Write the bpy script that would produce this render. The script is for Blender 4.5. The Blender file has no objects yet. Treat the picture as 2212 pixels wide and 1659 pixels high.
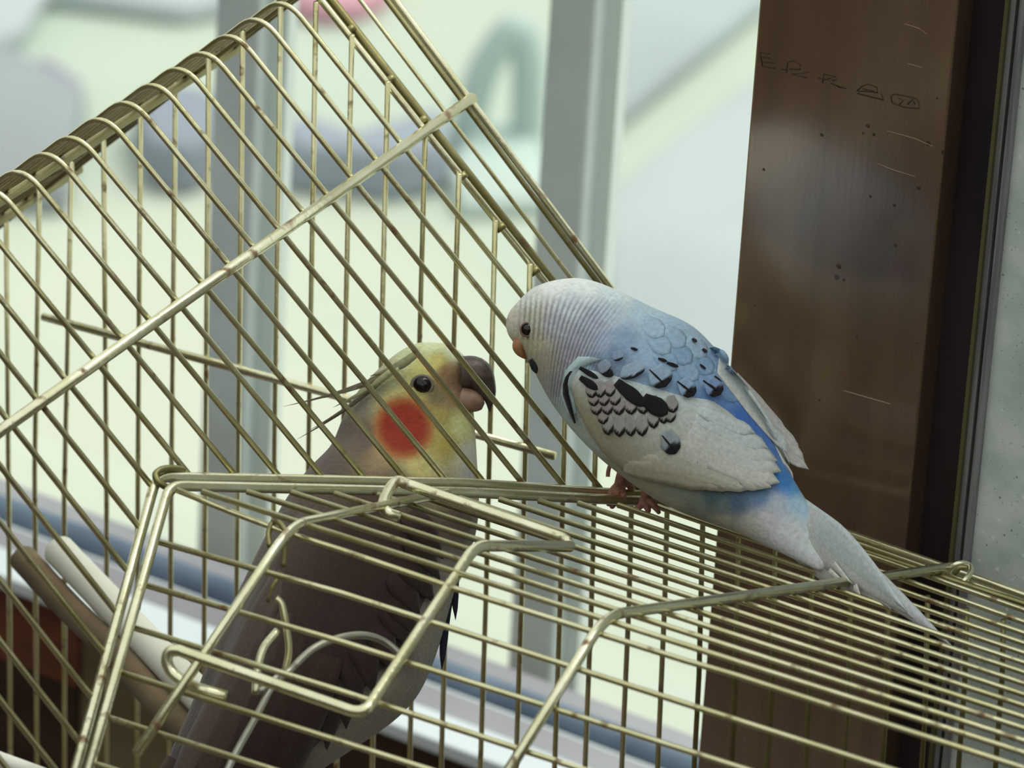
import bpy, bmesh, math, random
from mathutils import Vector, Matrix
from mathutils.bvhtree import BVHTree
random.seed(7)
S = 0.01                                   # everything below is worked out in centimetres
sc = bpy.context.scene
COL = sc.collection

# ------------------------------------------------------------------ camera, sky, exposure
W, H = 2212.0, 1659.0
F = 14360.0                                # focal length in pixels: a long lens from about 1.7 m
TILT = Matrix.Rotation(math.radians(-1.7), 3, 'Y')   # the cage stands 1.7 degrees out of true
RT = TILT @ Vector((0.85240429, 0.52207892, 0.02899174))
UP = TILT @ Vector((-0.27195348, 0.39530002, 0.87737062))
FW = TILT @ Vector((-0.44659627, 0.75575888, -0.47893661))
CAM = TILT @ Vector((86.36734323, -121.772612, 75.28621131))
cd = bpy.data.cameras.new('camera')
co = bpy.data.objects.new('camera', cd); COL.objects.link(co)
cd.sensor_fit = 'HORIZONTAL'; cd.sensor_width = 36.0; cd.lens = F / W * 36.0
cd.clip_start = 0.05; cd.clip_end = 100
m4 = Matrix((RT, UP, -FW)).transposed().to_4x4(); m4.translation = CAM * S
co.matrix_world = m4
cd.dof.use_dof = True; cd.dof.focus_distance = 1.705; cd.dof.aperture_fstop = 28.0
sc.camera = co
wd = bpy.data.worlds.new('sky'); sc.world = wd; wd.use_nodes = True
bg = wd.node_tree.nodes['Background']
bg.inputs[0].default_value = (0.95, 1.0, 0.95, 1); bg.inputs[1].default_value = 1.0
sd = bpy.data.lights.new('sun', 'SUN'); sd.energy = 1.9; sd.angle = math.radians(35); sd.color = (1.0, 0.97, 0.88)
so = bpy.data.objects.new('sun', sd); COL.objects.link(so)
so.rotation_euler = Vector((-0.25, -0.45, -1.0)).to_track_quat('-Z', 'Y').to_euler()
so.location = (0.5, 1.0, 3.0)
sc.view_settings.view_transform = 'Standard'; sc.view_settings.look = 'None'
sc.view_settings.gamma = 1.0; sc.view_settings.use_curve_mapping = False
sc.view_settings.exposure = 0.0

# ------------------------------------------------------------------ geometry of the view
def ray(x, y):
    return FW + RT * ((x - W / 2) / F) - UP * ((y - H / 2) / F)
def at(x, y, t):                           # the point seen at (x, y) that lies t cm into the scene
    return CAM + ray(x, y) * t
def on(pl, x, y):                          # ... or that lies on a plane
    n, c = pl; d = ray(x, y)
    return CAM + d * ((c - n.dot(CAM)) / n.dot(d))
def pix(p):
    d = p - CAM; z = d.dot(FW)
    return W / 2 + F * d.dot(RT) / z, H / 2 - F * d.dot(UP) / z
def cg(x, y, z):                           # cage coordinates -> world
    return TILT @ Vector((x, y, z))
def cplane(n, c):
    return (TILT @ Vector(n), c)
MS, H0, Y0, NB, NF = 0.896, -5.372, -3.332, 0.388, 0.380
YW, YB = 12.8, 15.08
ROOF = cplane((MS, 0, 1), 0.0)             # right slope of the big gable
BACK = cplane((0, NB, 1), H0 + NB * Y0)    # the two slopes of the low cross gable
FRONT = cplane((0, -NF, 1), H0 - NF * Y0)
WALL = cplane((0, 1, 0), YW)

# ------------------------------------------------------------------ mesh helpers
def tag(o, label=None, cat=None, group=None, kind=None):
    if label: o['label'] = label
    if cat: o['category'] = cat
    if group: o['group'] = group
    if kind: o['kind'] = kind
    return o
ORG = {}
def empty(name, loc):
    o = bpy.data.objects.new(name, None); COL.objects.link(o)
    o.location = loc * S; o.empty_display_size = 0.02; ORG[o] = loc.copy()
    return o
def org(p):
    while p.parent: p = p.parent
    return ORG.get(p, Vector((0, 0, 0)))
def mk(name, V, Fc, mat, parent=None, cols=None, smooth=True, loc=None):
    o0 = org(parent) if parent else (loc if loc is not None else Vector((0, 0, 0)))
    me = bpy.data.meshes.new(name)
    me.from_pydata([((v - o0) * S)[:] for v in V], [], Fc)
    me.validate(); me.materials.append(mat)
    if smooth:
        me.polygons.foreach_set('use_smooth', [True] * len(me.polygons))
    if cols:
        a = me.color_attributes.new('Col', 'FLOAT_COLOR', 'POINT')
        a.data.foreach_set('color', [c for q in cols for c in (q[0], q[1], q[2], 1.0)])
    o = bpy.data.objects.new(name, me); COL.objects.link(o)
    if parent: o.parent = parent
    else:
        o.location = o0 * S; ORG[o] = o0.copy()
    return o
def tube(P, r, n=8, cap=True, rs=None):
    """round wire along the points P"""
    P = [Vector(p) for p in P]; V = []; Fc = []
    k = len(P); nrm = None
    for i, p in enumerate(P):
        t = (P[min(i + 1, k - 1)] - P[max(i - 1, 0)]).normalized()
        if nrm is None:
            a = Vector((0, 0, 1)) if abs(t.z) < 0.9 else Vector((1, 0, 0))
            nrm = (a - t * a.dot(t)).normalized()
        else:
            nrm = (nrm - t * nrm.dot(t)).normalized()
        b = t.cross(nrm); rr = rs[i] if rs else r
        for j in range(n):
            q = 2 * math.pi * j / n
            V.append(p + (nrm * math.cos(q) + b * math.sin(q)) * rr)
    for i in range(k - 1):
        for j in range(n):
            a, b2 = i * n + j, i * n + (j + 1) % n
            Fc.append((a, b2, b2 + n, a + n))
    if cap:
        Fc.append(tuple(range(n))[::-1]); Fc.append(tuple(range((k - 1) * n, k * n)))
    return V, Fc
def join(*parts):
    V = []; Fc = []
    for v, f in parts:
        o = len(V); V += v; Fc += [tuple(i + o for i in q) for q in f]
    return V, Fc
def rounded(P, rad, n=5):
    """polyline with its corners rounded off"""
    P = [Vector(p) for p in P]; out = [P[0]]
    for a, b, c in zip(P, P[1:], P[2:]):
        u, v = (a - b), (c - b)
        d = min(rad, u.length * 0.45, v.length * 0.45)
        s, e = b + u.normalized() * d, b + v.normalized() * d
        for i in range(n + 1):
            t = i / n
            out.append(s * (1 - t) ** 2 + b * 2 * t * (1 - t) + e * t * t)
    return out + [P[-1]]
def spline(P, n=6):
    P = [Vector(p) for p in P]; Q = [P[0] * 2 - P[1]] + P + [P[-1] * 2 - P[-2]]; out = []
    for i in range(1, len(Q) - 2):
        a, b, c, d = Q[i - 1], Q[i], Q[i + 1], Q[i + 2]
        for k in range(n):
            t = k / n
            out.append(0.5 * (2 * b + (c - a) * t + (2 * a - 5 * b + 4 * c - d) * t * t + (3 * b - a - 3 * c + d) * t ** 3))
    return out + [P[-1]]
def box(lo, hi):
    x0, y0, z0 = lo; x1, y1, z1 = hi
    V = [Vector(p) for p in ((x0, y0, z0), (x1, y0, z0), (x1, y1, z0), (x0, y1, z0), (x0, y0, z1), (x1, y0, z1), (x1, y1, z1), (x0, y1, z1))]
    return V, [(0, 3, 2, 1), (4, 5, 6, 7), (0, 1, 5, 4), (1, 2, 6, 5), (2, 3, 7, 6), (3, 0, 4, 7)]
def ball(c, r, ax=None, n=12, m=8):
    c = Vector(c); ax = ax or (Vector((1, 0, 0)), Vector((0, 1, 0)), Vector((0, 0, 1)))
    r = r if isinstance(r, tuple) else (r, r, r)
    V = [c + ax[2] * r[2]]; Fc = []
    for i in range(1, m):
        th = math.pi * i / m
        for j in range(n):
            ph = 2 * math.pi * j / n
            V.append(c + ax[0] * (r[0] * math.sin(th) * math.cos(ph)) + ax[1] * (r[1] * math.sin(th) * math.sin(ph)) + ax[2] * (r[2] * math.cos(th)))
    V.append(c - ax[2] * r[2])
    for j in range(n):
        Fc.append((0, 1 + j, 1 + (j + 1) % n))
        Fc.append((len(V) - 1, 1 + (m - 2) * n + (j + 1) % n, 1 + (m - 2) * n + j))
    for i in range(m - 2):
        for j in range(n):
            a, b = 1 + i * n + j, 1 + i * n + (j + 1) % n
            Fc.append((a, a + n, b + n, b))
    return V, Fc
def bevel(o, w, seg=2):
    b = o.modifiers.new('edge', 'BEVEL'); b.width = w * S; b.segments = seg; b.limit_method = 'ANGLE'
    return o

# ------------------------------------------------------------------ materials
def lin(c):
    return tuple(((v / 255) / 12.92 if v <= 10 else (((v / 255) + 0.055) / 1.055) ** 2.4) for v in c)
def mat(name, col, rough=0.6, metal=0.0, noise=None, bump=0.0, bscale=40.0, spec=0.5, stretch=(1, 1, 1)):
    """noise = (second colour, scale, low, high) in object space"""
    m = bpy.data.materials.new(name); m.use_nodes = True; nt = m.node_tree; N = nt.nodes; L = nt.links
    b = N['Principled BSDF']; b.inputs['Roughness'].default_value = rough; b.inputs['Metallic'].default_value = metal
    b.inputs['Specular IOR Level'].default_value = spec
    b.inputs['Base Color'].default_value = (*col, 1)
    tc = N.new('ShaderNodeTexCoord'); mp = N.new('ShaderNodeMapping'); mp.inputs['Scale'].default_value = stretch
    L.new(tc.outputs['Object'], mp.inputs[0])
    if noise:
        c2, s, lo, hi = noise
        t = N.new('ShaderNodeTexNoise'); t.inputs['Scale'].default_value = s; t.inputs['Detail'].default_value = 6
        L.new(mp.outputs[0], t.inputs['Vector'])
        r = N.new('ShaderNodeValToRGB'); r.color_ramp.elements[0].position = lo; r.color_ramp.elements[1].position = hi
        r.color_ramp.elements[0].color = (*col, 1); r.color_ramp.elements[1].color = (*c2, 1)
        L.new(t.outputs['Fac'], r.inputs[0]); L.new(r.outputs[0], b.inputs['Base Color'])
    if bump:
        t2 = N.new('ShaderNodeTexNoise'); t2.inputs['Scale'].default_value = bscale; t2.inputs['Detail'].default_value = 4
        L.new(mp.outputs[0], t2.inputs['Vector'])
        bp = N.new('ShaderNodeBump'); bp.inputs['Strength'].default_value = bump; bp.inputs['Distance'].default_value = 0.001
        L.new(t2.outputs['Fac'], bp.inputs['Height']); L.new(bp.outputs[0], b.inputs['Normal'])
    return m
def plated(name, a, b_, rust, rough):
    """old brass plating: two tones and small spots of rust"""
    m = mat(name, a, rough, 0.9, (b_, 60.0, 0.35, 0.65), 0.12, 400.0)
    nt = m.node_tree; N = nt.nodes; L = nt.links; b = N['Principled BSDF']
    src = b.inputs['Base Color'].links[0].from_socket
    t = N.new('ShaderNodeTexNoise'); t.inputs['Scale'].default_value = 170.0; t.inputs['Detail'].default_value = 5
    tc = [n for n in N if n.bl_idname == 'ShaderNodeTexCoord'][0]; L.new(tc.outputs['Object'], t.inputs['Vector'])
    r = N.new('ShaderNodeValToRGB'); r.color_ramp.elements[0].position = 0.60; r.color_ramp.elements[1].position = 0.70
    L.new(t.outputs['Fac'], r.inputs[0])
    mx = N.new('ShaderNodeMix'); mx.data_type = 'RGBA'; mx.inputs['B'].default_value = (*rust, 1)
    L.new(r.outputs[0], mx.inputs['Factor']); L.new(src, mx.inputs['A']); L.new(mx.outputs['Result'], b.inputs['Base Color'])
    mr = N.new('ShaderNodeMapRange'); mr.inputs['To Min'].default_value = 0.9; mr.inputs['To Max'].default_value = 0.2
    L.new(r.outputs[0], mr.inputs[0]); L.new(mr.outputs[0], b.inputs['Metallic'])
    return m
M_WIRE = plated('brass_wire', (0.78, 0.75, 0.50), (0.58, 0.54, 0.29), (0.22, 0.13, 0.06), 0.30)
M_ROD = plated('brass_rod', (0.88, 0.86, 0.64), (0.70, 0.67, 0.42), (0.24, 0.14, 0.07), 0.27)
M_DULL = plated('tarnished_wire', (0.36, 0.33, 0.16), (0.26, 0.23, 0.10), (0.14, 0.09, 0.04), 0.45)
M_STEEL = plated('grey_wire', (0.60, 0.60, 0.52), (0.45, 0.44, 0.36), (0.2, 0.15, 0.1), 0.4)
def feather_mat(name, bump=0.5, bars=False, stretch=(1, 1, 1), bscale=900.0):
    m = bpy.data.materials.new(name); m.use_nodes = True; nt = m.node_tree; N = nt.nodes; L = nt.links
    b = N['Principled BSDF']; b.inputs['Roughness'].default_value = 0.75
    b.inputs['Specular IOR Level'].default_value = 0.25
    b.inputs['Sheen Weight'].default_value = 0.15
    at_ = N.new('ShaderNodeAttribute'); at_.attribute_name = 'Col'
    tc = N.new('ShaderNodeTexCoord'); mp = N.new('ShaderNodeMapping'); mp.inputs['Scale'].default_value = stretch
    L.new(tc.outputs['Object'], mp.inputs[0])
    t = N.new('ShaderNodeTexNoise'); t.inputs['Scale'].default_value = bscale; t.inputs['Detail'].default_value = 4
    L.new(mp.outputs[0], t.inputs['Vector'])
    mr = N.new('ShaderNodeMapRange'); mr.inputs['From Min'].default_value = 0.3; mr.inputs['From Max'].default_value = 0.7
    mr.inputs['To Min'].default_value = 0.86; mr.inputs['To Max'].default_value = 1.12
    L.new(t.outputs['Fac'], mr.inputs[0])
    mx = N.new('ShaderNodeMix'); mx.data_type = 'RGBA'; mx.blend_type = 'MULTIPLY'; mx.inputs['Factor'].default_value = 1.0
    L.new(at_.outputs['Color'], mx.inputs['A']); L.new(mr.outputs[0], mx.inputs['B'])
    last = mx.outputs['Result']
    if bars:
        a2 = N.new('ShaderNodeAttribute'); a2.attribute_name = 'Bar'     # x = distance along the bird in bars, y = how strong
        sp = N.new('ShaderNodeSeparateColor'); L.new(a2.outputs['Color'], sp.inputs[0])
        ad = N.new('ShaderNodeMath'); ad.operation = 'MULTIPLY_ADD'; ad.inputs[1].default_value = 1.6
        L.new(t.outputs['Fac'], ad.inputs[0]); L.new(sp.outputs[0], ad.inputs[2])
        sn = N.new('ShaderNodeMath'); sn.operation = 'SINE'; L.new(ad.outputs[0], sn.inputs[0])
        m2 = N.new('ShaderNodeMapRange'); m2.inputs['From Min'].default_value = -0.4; m2.inputs['From Max'].default_value = 0.6
        L.new(sn.outputs[0], m2.inputs[0])
        ml = N.new('ShaderNodeMath'); ml.operation = 'MULTIPLY'; L.new(m2.outputs[0], ml.inputs[0]); L.new(sp.outputs[1], ml.inputs[1])
        dk = N.new('ShaderNodeMix'); dk.data_type = 'RGBA'; dk.blend_type = 'MULTIPLY'; dk.inputs['B'].default_value = (0.28, 0.29, 0.33, 1)
        L.new(ml.outputs[0], dk.inputs['Factor']); L.new(last, dk.inputs['A']); last = dk.outputs['Result']
    L.new(last, b.inputs['Base Color'])
    bp = N.new('ShaderNodeBump'); bp.inputs['Strength'].default_value = bump; bp.inputs['Distance'].default_value = 0.0006
    L.new(t.outputs['Fac'], bp.inputs['Height']); L.new(bp.outputs[0], b.inputs['Normal'])
    return m
M_PLUME = feather_mat('budgie_plumage', 0.35, True)
M_PLUME2 = feather_mat('cockatiel_plumage', 0.5)
M_QUILL = feather_mat('feather_blade', 0.10, False, (1, 1, 1), 1000.0)
M_EYE = mat('eye', (0.008, 0.006, 0.005), 0.16, spec=0.5)
M_SKIN = mat('pink_skin', (0.42, 0.20, 0.15), 0.6, noise=((0.28, 0.12, 0.08), 700.0, 0.4, 0.7), bump=0.5, bscale=1500)
M_BEAKO = mat('horn_orange', (0.50, 0.24, 0.12), 0.4, noise=((0.30, 0.13, 0.05), 300.0, 0.4, 0.7))
M_BEAKG = mat('horn_grey', (0.070, 0.050, 0.045), 0.42, noise=((0.16, 0.11, 0.09), 250.0, 0.45, 0.7), bump=0.3, bscale=500)
M_CERE = mat('cere', (0.55, 0.24, 0.22), 0.55)

# ------------------------------------------------------------------ the setting
def rplane(n, c): return (Vector(n), c)
YG = 44.0                                   # window glass, behind the cage
XR = 80.0
M_GROUND = mat('pale_concrete', lin((212, 214, 198)), 0.9, noise=(lin((186, 202, 188)), 1.3, 0.35, 0.65))
GZ = -150.0
V, Fc = box((-900, YG + 12, GZ - 6), (500, 1500, GZ))
tag(mk('ground_outside', V, Fc, M_GROUND, smooth=False), kind='structure')
M_SPECK = mat('speckled_plaster', lin((232, 242, 238)), 0.5, noise=(lin((196, 214, 208)), 70.0, 0.35, 0.65), bump=0.3, bscale=160)
def speckle(m, dark, scale, rad):
    nt = m.node_tree; N = nt.nodes; L = nt.links; b = N['Principled BSDF']; src = b.inputs['Base Color'].links[0].from_socket
    tc = [n for n in N if n.bl_idname == 'ShaderNodeTexCoord'][0]
    v = N.new('ShaderNodeTexVoronoi'); v.inputs['Scale'].default_value = scale; v.inputs['Randomness'].default_value = 1
    L.new(tc.outputs['Object'], v.inputs['Vector'])
    c = N.new('ShaderNodeMath'); c.operation = 'LESS_THAN'; c.inputs[1].default_value = rad; L.new(v.outputs['Distance'], c.inputs[0])
    n2 = N.new('ShaderNodeTexWhiteNoise'); L.new(v.outputs['Position'], n2.inputs['Vector'])
    g = N.new('ShaderNodeMath'); g.operation = 'GREATER_THAN'; g.inputs[1].default_value = 0.45; L.new(n2.outputs['Value'], g.inputs[0])
    k = N.new('ShaderNodeMath'); k.operation = 'MULTIPLY'; L.new(c.outputs[0], k.inputs[0]); L.new(g.outputs[0], k.inputs[1])
    mx = N.new('ShaderNodeMix'); mx.data_type = 'RGBA'; mx.inputs['B'].default_value = (*dark, 1)
    L.new(k.outputs[0], mx.inputs['Factor']); L.new(src, mx.inputs['A']); L.new(mx.outputs['Result'], b.inputs['Base Color'])
speckle(M_SPECK, lin((140, 156, 150)), 300.0, 0.10); speckle(M_SPECK, lin((150, 166, 160)), 700.0, 0.13); speckle(M_SPECK, lin((246, 252, 250)), 260.0, 0.14)

# brown metal stile of the window, its plate facing the room
YP = 15.7
PLATE = rplane((0, 1, 0), YP)
xl = on(PLATE, 1600, 500).x; xr = on(PLATE, 2012, 600).x
M_PLATE = mat('brown_anodised_plate', lin((138, 110, 90)), 0.24, 0.5, (lin((122, 96, 78)), 14.0, 0.35, 0.7), 0.10, 90.0, 0.5, (8, 8, 0.6))
speckle(M_PLATE, lin((78, 60, 50)), 90.0, 0.08)
V, Fc = box((xl, YP, -90), (xr, YP + 2.2, 70))
stile = bevel(mk('trim_1', V, Fc, M_PLATE, smooth=False), 0.06); tag(stile, kind='structure')
pb_ = M_PLATE.node_tree.nodes['Principled BSDF']
pb_.inputs['Coat Weight'].default_value = 1.0; pb_.inputs['Coat IOR'].default_value = 1.9; pb_.inputs['Coat Roughness'].default_value = 0.17
M_DARK = mat('dark_recess', lin((52, 42, 44)), 0.6, noise=(lin((40, 34, 34)), 20.0, 0.4, 0.6))
xg = on(PLATE, 2098, 600).x
V, Fc = box((xr, YP + 0.9, -90), (xg, YP + 2.2, 70)); tag(mk('trim_2', V, Fc, M_DARK, smooth=False), kind='structure')
M_GASK = mat('olive_gasket', lin((98, 94, 62)), 0.5); M_GREY = mat('grey_lip', lin((150, 150, 150)), 0.45, noise=(lin((120, 118, 122)), 60.0, 0.4, 0.6), stretch=(12, 12, 0.5))
x1 = xg + 0.10
V, Fc = box((xg, YP + 0.35, -90), (x1, YP + 2.2, 70)); tag(mk('trim_3', V, Fc, M_GASK, smooth=False), kind='structure')
x2 = x1 + 0.45
parts = []
for i, (a, b, d) in enumerate([(0, .14, .5), (.14, .26, .75), (.26, .45, .45)]):
    parts.append(box((x1 + a, YP + d, -90), (x1 + b, YP + 2.2, 70)))
tag(mk('trim_4', *join(*parts), M_GREY, smooth=False), kind='structure')
V, Fc = box((x2, YP + 0.6, -90), (XR, YP + 2.6, 70)); tag(mk('wall_right', V, Fc, M_SPECK, smooth=False), kind='structure')

# marks scratched into the plate
M_SCRATCH = mat('dark_engraving', lin((76, 58, 46)), 0.6)
M_LIGHT = mat('bright_scratch', lin((170, 146, 122)), 0.5)
def strokes(name, ls, r, m, dx=1580.0, dy=0.0, k=3.5):
    ps = []
    for l in ls:
        P = [on(PLATE, dx + x / k, dy + y / k) + Vector((0, -0.004, 0)) for x, y in l]
        V, Fc = tube(P, r, 6)
        V = [Vector((v.x, YP - 0.004 + (v.y - YP + 0.004) * 0.3, v.z)) for v in V]
        ps.append((V, Fc))
    return mk(name, *join(*ps), m, stile)
for ls in ([[(235, 500), (215, 395), (300, 405)], [(235, 430), (290, 440)], [(230, 465), (325, 475)], [(235, 500), (330, 515)]],
           [[(380, 525), (430, 525)], [(415, 550), (425, 470), (470, 458), (525, 490), (520, 525), (440, 520)], [(585, 545), (450, 560), (575, 590)]],
           [[(655, 590), (715, 600)], [(690, 630), (700, 560), (790, 580), (720, 600)], [(760, 610), (800, 600)], [(750, 630), (870, 670), (800, 655)]],
           [[(945, 690), (990, 650), (1040, 635), (1100, 660), (1105, 700), (1040, 690), (960, 690)], [(950, 705), (1150, 755), (1130, 700)], [(990, 670), (1080, 690)]],
           [[(1215, 775), (1205, 730), (1225, 712), (1300, 720), (1400, 745), (1422, 790), (1415, 820), (1300, 810), (1215, 775)], [(1260, 740), (1300, 760), (1270, 790)], [(1330, 790), (1370, 750), (1390, 790)]]):
    strokes('engraved_character', ls, 0.019, M_SCRATCH)
strokes('scratch', [[(1180, 990), (1380, 1045), (1530, 1110)], [(1100, 1235), (1240, 1290), (1390, 1335)], [(1310, 180), (1420, 215), (1480, 260)], [(1330, 480), (1440, 510)]], 0.014, M_LIGHT)
strokes('scratch', [[(600, 845), (720, 880), (830, 912)]], 0.02, M_LIGHT, 1560, 474, 2.285)
ps = []
for x, y, r in [(1775, 291, 6), (1875, 272, 7), (1888, 290, 6), (1864, 287, 4), (1880, 424, 5), (1932, 443, 6), (1934, 530, 6), (1812, 575, 9), (1823, 604, 5), (1850, 725, 5), (1630, 660, 4), (1984, 405, 7), (2024, 212, 4), (1650, 366, 5), (1980, 740, 4), (1770, 864, 4)]:
    c = on(PLATE, x, y); rr = r * .72 / 81.0
    V, Fc = ball(c, (rr, 0.015, rr), None, 10, 5); ps.append((V, Fc))
tag(mk('dirt_speck', *join(*ps), M_SCRATCH, stile), kind='stuff')

# far window: metal sill rails, blue gasket, glass, bars beyond it
GL = rplane((0, 1, 0), YG)
def zat(y, px, py): return on(rplane((0, 1, 0), y), px, py).z
M_SILL = mat('grey_painted_rail', lin((164, 164, 170)), 0.45, noise=(lin((140, 138, 146)), 6.0, 0.4, 0.65), bump=0.1, bscale=60)
M_EDGE = mat('pale_edge', lin((222, 232, 236)), 0.4)
M_BLUE = mat('blue_gasket', lin((112, 132, 152)), 0.6, noise=(lin((84, 100, 122)), 25.0, 0.35, 0.65))
M_WOOD = mat('red_brown_board', lin((150, 84, 58)), 0.55, noise=(lin((96, 60, 44)), 5.0, 0.35, 0.65), bump=0.15, bscale=60, stretch=(1, 1, 6))
M_WOOD2 = mat('dark_brown_board', lin((74, 54, 40)), 0.6, noise=(lin((52, 38, 28)), 5.0, 0.35, 0.65), bump=0.15, bscale=60, stretch=(1, 1, 6))
zs = zat(40, 870, 1556)                     # top of the sill's front edge
zg = zat(YG - 0.4, 1000, 1500)              # foot of the gasket
XL = -75.0; xe = xl + 1.0
V, Fc = box((XL, 39.6, zs - 0.55), (xe, 41.2, zs)); tag(bevel(mk('windowsill', V, Fc, M_EDGE, smooth=False), 0.08), kind='structure')
V, Fc = box((XL, 41.2, zs - 0.5), (xe, 42.6, zs - 0.12)); tag(mk('window_1_rail', V, Fc, M_SILL, smooth=False), kind='structure')
V, Fc = box((XL, 42.6, zs - 0.5), (xe, 43.3, zg - 0.15)); tag(bevel(mk('window_1_bead', V, Fc, M_EDGE, smooth=False), 0.06), kind='structure')
V, Fc = tube([Vector((XL, YG - 0.1, zg + 0.25)), Vector((xe, YG - 0.1, zg + 0.25))], 0.52, 12); tag(mk('window_1_gasket', V, Fc, M_BLUE), kind='structure')
V, Fc = box((XL, 42.9, zs - 1.2), (xe, 46, zg)); tag(mk('window_1_frame', V, Fc, M_SILL, smooth=False), kind='structure')
wl = zs - 0.55
wall = None
M_OLIVE = mat('olive_board', lin((132, 120, 88)), 0.6, noise=(lin((104, 92, 66)), 5.0, 0.35, 0.65), bump=0.15, bscale=60, stretch=(1, 1, 6))
WP = rplane((0, 1, 0), 40.4); xa, xb = on(WP, 165, 1400).x, on(WP, 560, 1500).x
for i, (a, b, m, d, u0, u1) in enumerate([(0, 4.4, M_WOOD2, 0, xb, XR), (0, 3.6, M_WOOD, .1, XL, xa), (0, 9, M_OLIVE, .3, xa, xb - .08), (3.6, 16, M_WOOD2, .25, XL, xa - .08), (9, 16, M_WOOD2, .25, xa, xb - .08), (4.4, 16, M_WOOD2, .25, xb, XR), (16, 34, M_WOOD2, .1, XL, XR), (34, 74, M_WOOD2, .2, XL, XR)]):
    V, Fc = box((u0, 40.4 + d, wl - b + 0.08), (u1, 42.5, wl - a))
    if wall is None:
        wall = tag(bevel(mk('wall_back', V, Fc, m, smooth=False), 0.06), kind='structure')
    else:
        bevel(mk('board', V, Fc, m, wall, smooth=False), 0.06)
mg = bpy.data.materials.new('window_glass'); mg.use_nodes = True
N = mg.node_tree.nodes; L = mg.node_tree.links; N.remove(N['Principled BSDF'])
tr = N.new('ShaderNodeBsdfTransparent'); tr.inputs[0].default_value = (0.97, 0.98, 0.975, 1); gl = N.new('ShaderNodeBsdfGlossy'); gl.inputs['Roughness'].default_value = 0.02
fr = N.new('ShaderNodeFresnel'); fr.inputs[0].default_value = 1.45; ms = N.new('ShaderNodeMixShader')
ge = N.new('ShaderNodeNewGeometry'); mb = N.new('ShaderNodeMath'); mb.operation = 'MULTIPLY_ADD'; mb.inputs[1].default_value = -1.0; mb.inputs[2].default_value = 1.0
L.new(ge.outputs['Backfacing'], mb.inputs[0]); mf = N.new('ShaderNodeMath'); mf.operation = 'MULTIPLY'; L.new(fr.outputs[0], mf.inputs[0]); L.new(mb.outputs[0], mf.inputs[1])
L.new(mf.outputs[0], ms.inputs[0]); L.new(tr.outputs[0], ms.inputs[1]); L.new(gl.outputs[0], ms.inputs[2]); L.new(ms.outputs[0], N['Material Output'].inputs[0])
V, Fc = box((XL, YG, zg - 0.2), (xe + 60, YG + 0.35, zg + 75)); win = tag(mk('window_1', V, Fc, mg, smooth=False), kind='structure')
# bars outside
M_BAR = mat('galvanised_bar', lin((216, 226, 226)), 0.6, 0.0, (lin((230, 238, 238)), 18.0, 0.4, 0.65), 0.2, 150.0)
speckle(M_BAR, lin((236, 244, 240)), 160.0, 0.14)
M_BAR2 = mat('pale_bar_lip', lin((236, 246, 242)), 0.5)
YO = 52.0; OB = rplane((0, 1, 0), YO)
for px0, px1, px2 in ((1182, 1285, 1318), (464, 560, 596)):
    a = on(OB, px0, 60).x; b = on(OB, px1, 60).x; c = on(OB, px2, 60).x
    root = empty('window_bar', Vector(((a + b) / 2, YO, zg - 8)))
    tag(root, 'upright grey galvanised bar outside the window, ' + ('behind the right edge of the cage' if px0 > 1000 else 'seen through the middle of the cage'), 'window bar')
    V, Fc = box((a, YO, zg - 8), (b, YO + 2.0, zg + 75)); bevel(mk('bar', V, Fc, M_BAR, root, smooth=False), 0.15)
    V, Fc = box((b, YO + 0.8, zg - 8), (c, YO + 1.4, zg + 75)); mk('lip', V, Fc, M_BAR2, root, smooth=False)

# things lying on the ground outside, far out of focus
GP = rplane((0, 0, 1), GZ)
def slab(name, pts, h, col, label, cat, col2=None):
    P = [on(GP, *p) for p in pts]; c = sum(P, Vector()) / len(P); n = len(P)
    V = [p.copy() for p in P] + [c + (p - c) * 0.94 + Vector((0, 0, h)) for p in P]
    Fc = [tuple(range(n))[::-1], tuple(range(n, 2 * n))] + [(i, (i + 1) % n, n + (i + 1) % n, n + i) for i in range(n)]
    m = mat(name + '_surface', lin(col), 0.85, noise=(lin(col2 or tuple(v * .93 for v in col)), 3.0, 0.4, 0.65))
    bm = bmesh.new(); o = mk(name, V, Fc, m, smooth=False, loc=Vector((c.x, c.y, GZ)))
    bm.from_mesh(o.data); bmesh.ops.recalc_face_normals(bm, faces=bm.faces); bm.to_mesh(o.data); bm.free()
    bevel(o, min(h, 2.0) * 0.4)
    return tag(o, label, cat)
slab('paving_slab', [(-60, 150), (20, 150), (190, 235), (150, 470), (-60, 470)], 2.5, (160, 168, 172), 'grey paving slab outside, blurred beyond the top left of the cage', 'slab')
slab('cloth', [(70, 180), (110, 185), (185, 240), (170, 262), (110, 225)], 2.5, (158, 148, 170), 'small violet cloth lying on the grey slab outside', 'cloth')
slab('stone', [(280, 300), (330, 275), (430, 275), (470, 300), (465, 400), (400, 430), (310, 410)], 4.0, (150, 158, 172), 'blue-grey stone on the ground outside, left of the two', 'stone')
slab('stone', [(590, 370), (650, 340), (760, 380), (880, 345), (950, 325), (975, 350), (960, 420), (850, 440), (720, 425), (620, 420)], 4.0, (158, 168, 182), 'long blue-grey stone on the ground outside, right of the smaller stone', 'stone')
slab('cloth', [(610, -30), (860, -40), (845, 20), (770, 55), (690, 62), (625, 40)], 2.0, (226, 170, 186), 'pink cloth lying outside beyond the peak of the cage roof', 'cloth')
slab('board', [(-60, -60), (640, -60), (560, 30), (400, 60), (100, 20), (40, 120), (-60, 150)], 2.0, (196, 206, 210), 'pale blue board lying outside at the upper left', 'board')
slab('board', [(1300, -40), (1660, -40), (1660, 30), (1500, 160), (1300, 325)], 2.0, (182, 194, 196), 'pale grey board outside, above the cream strip', 'board')
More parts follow.
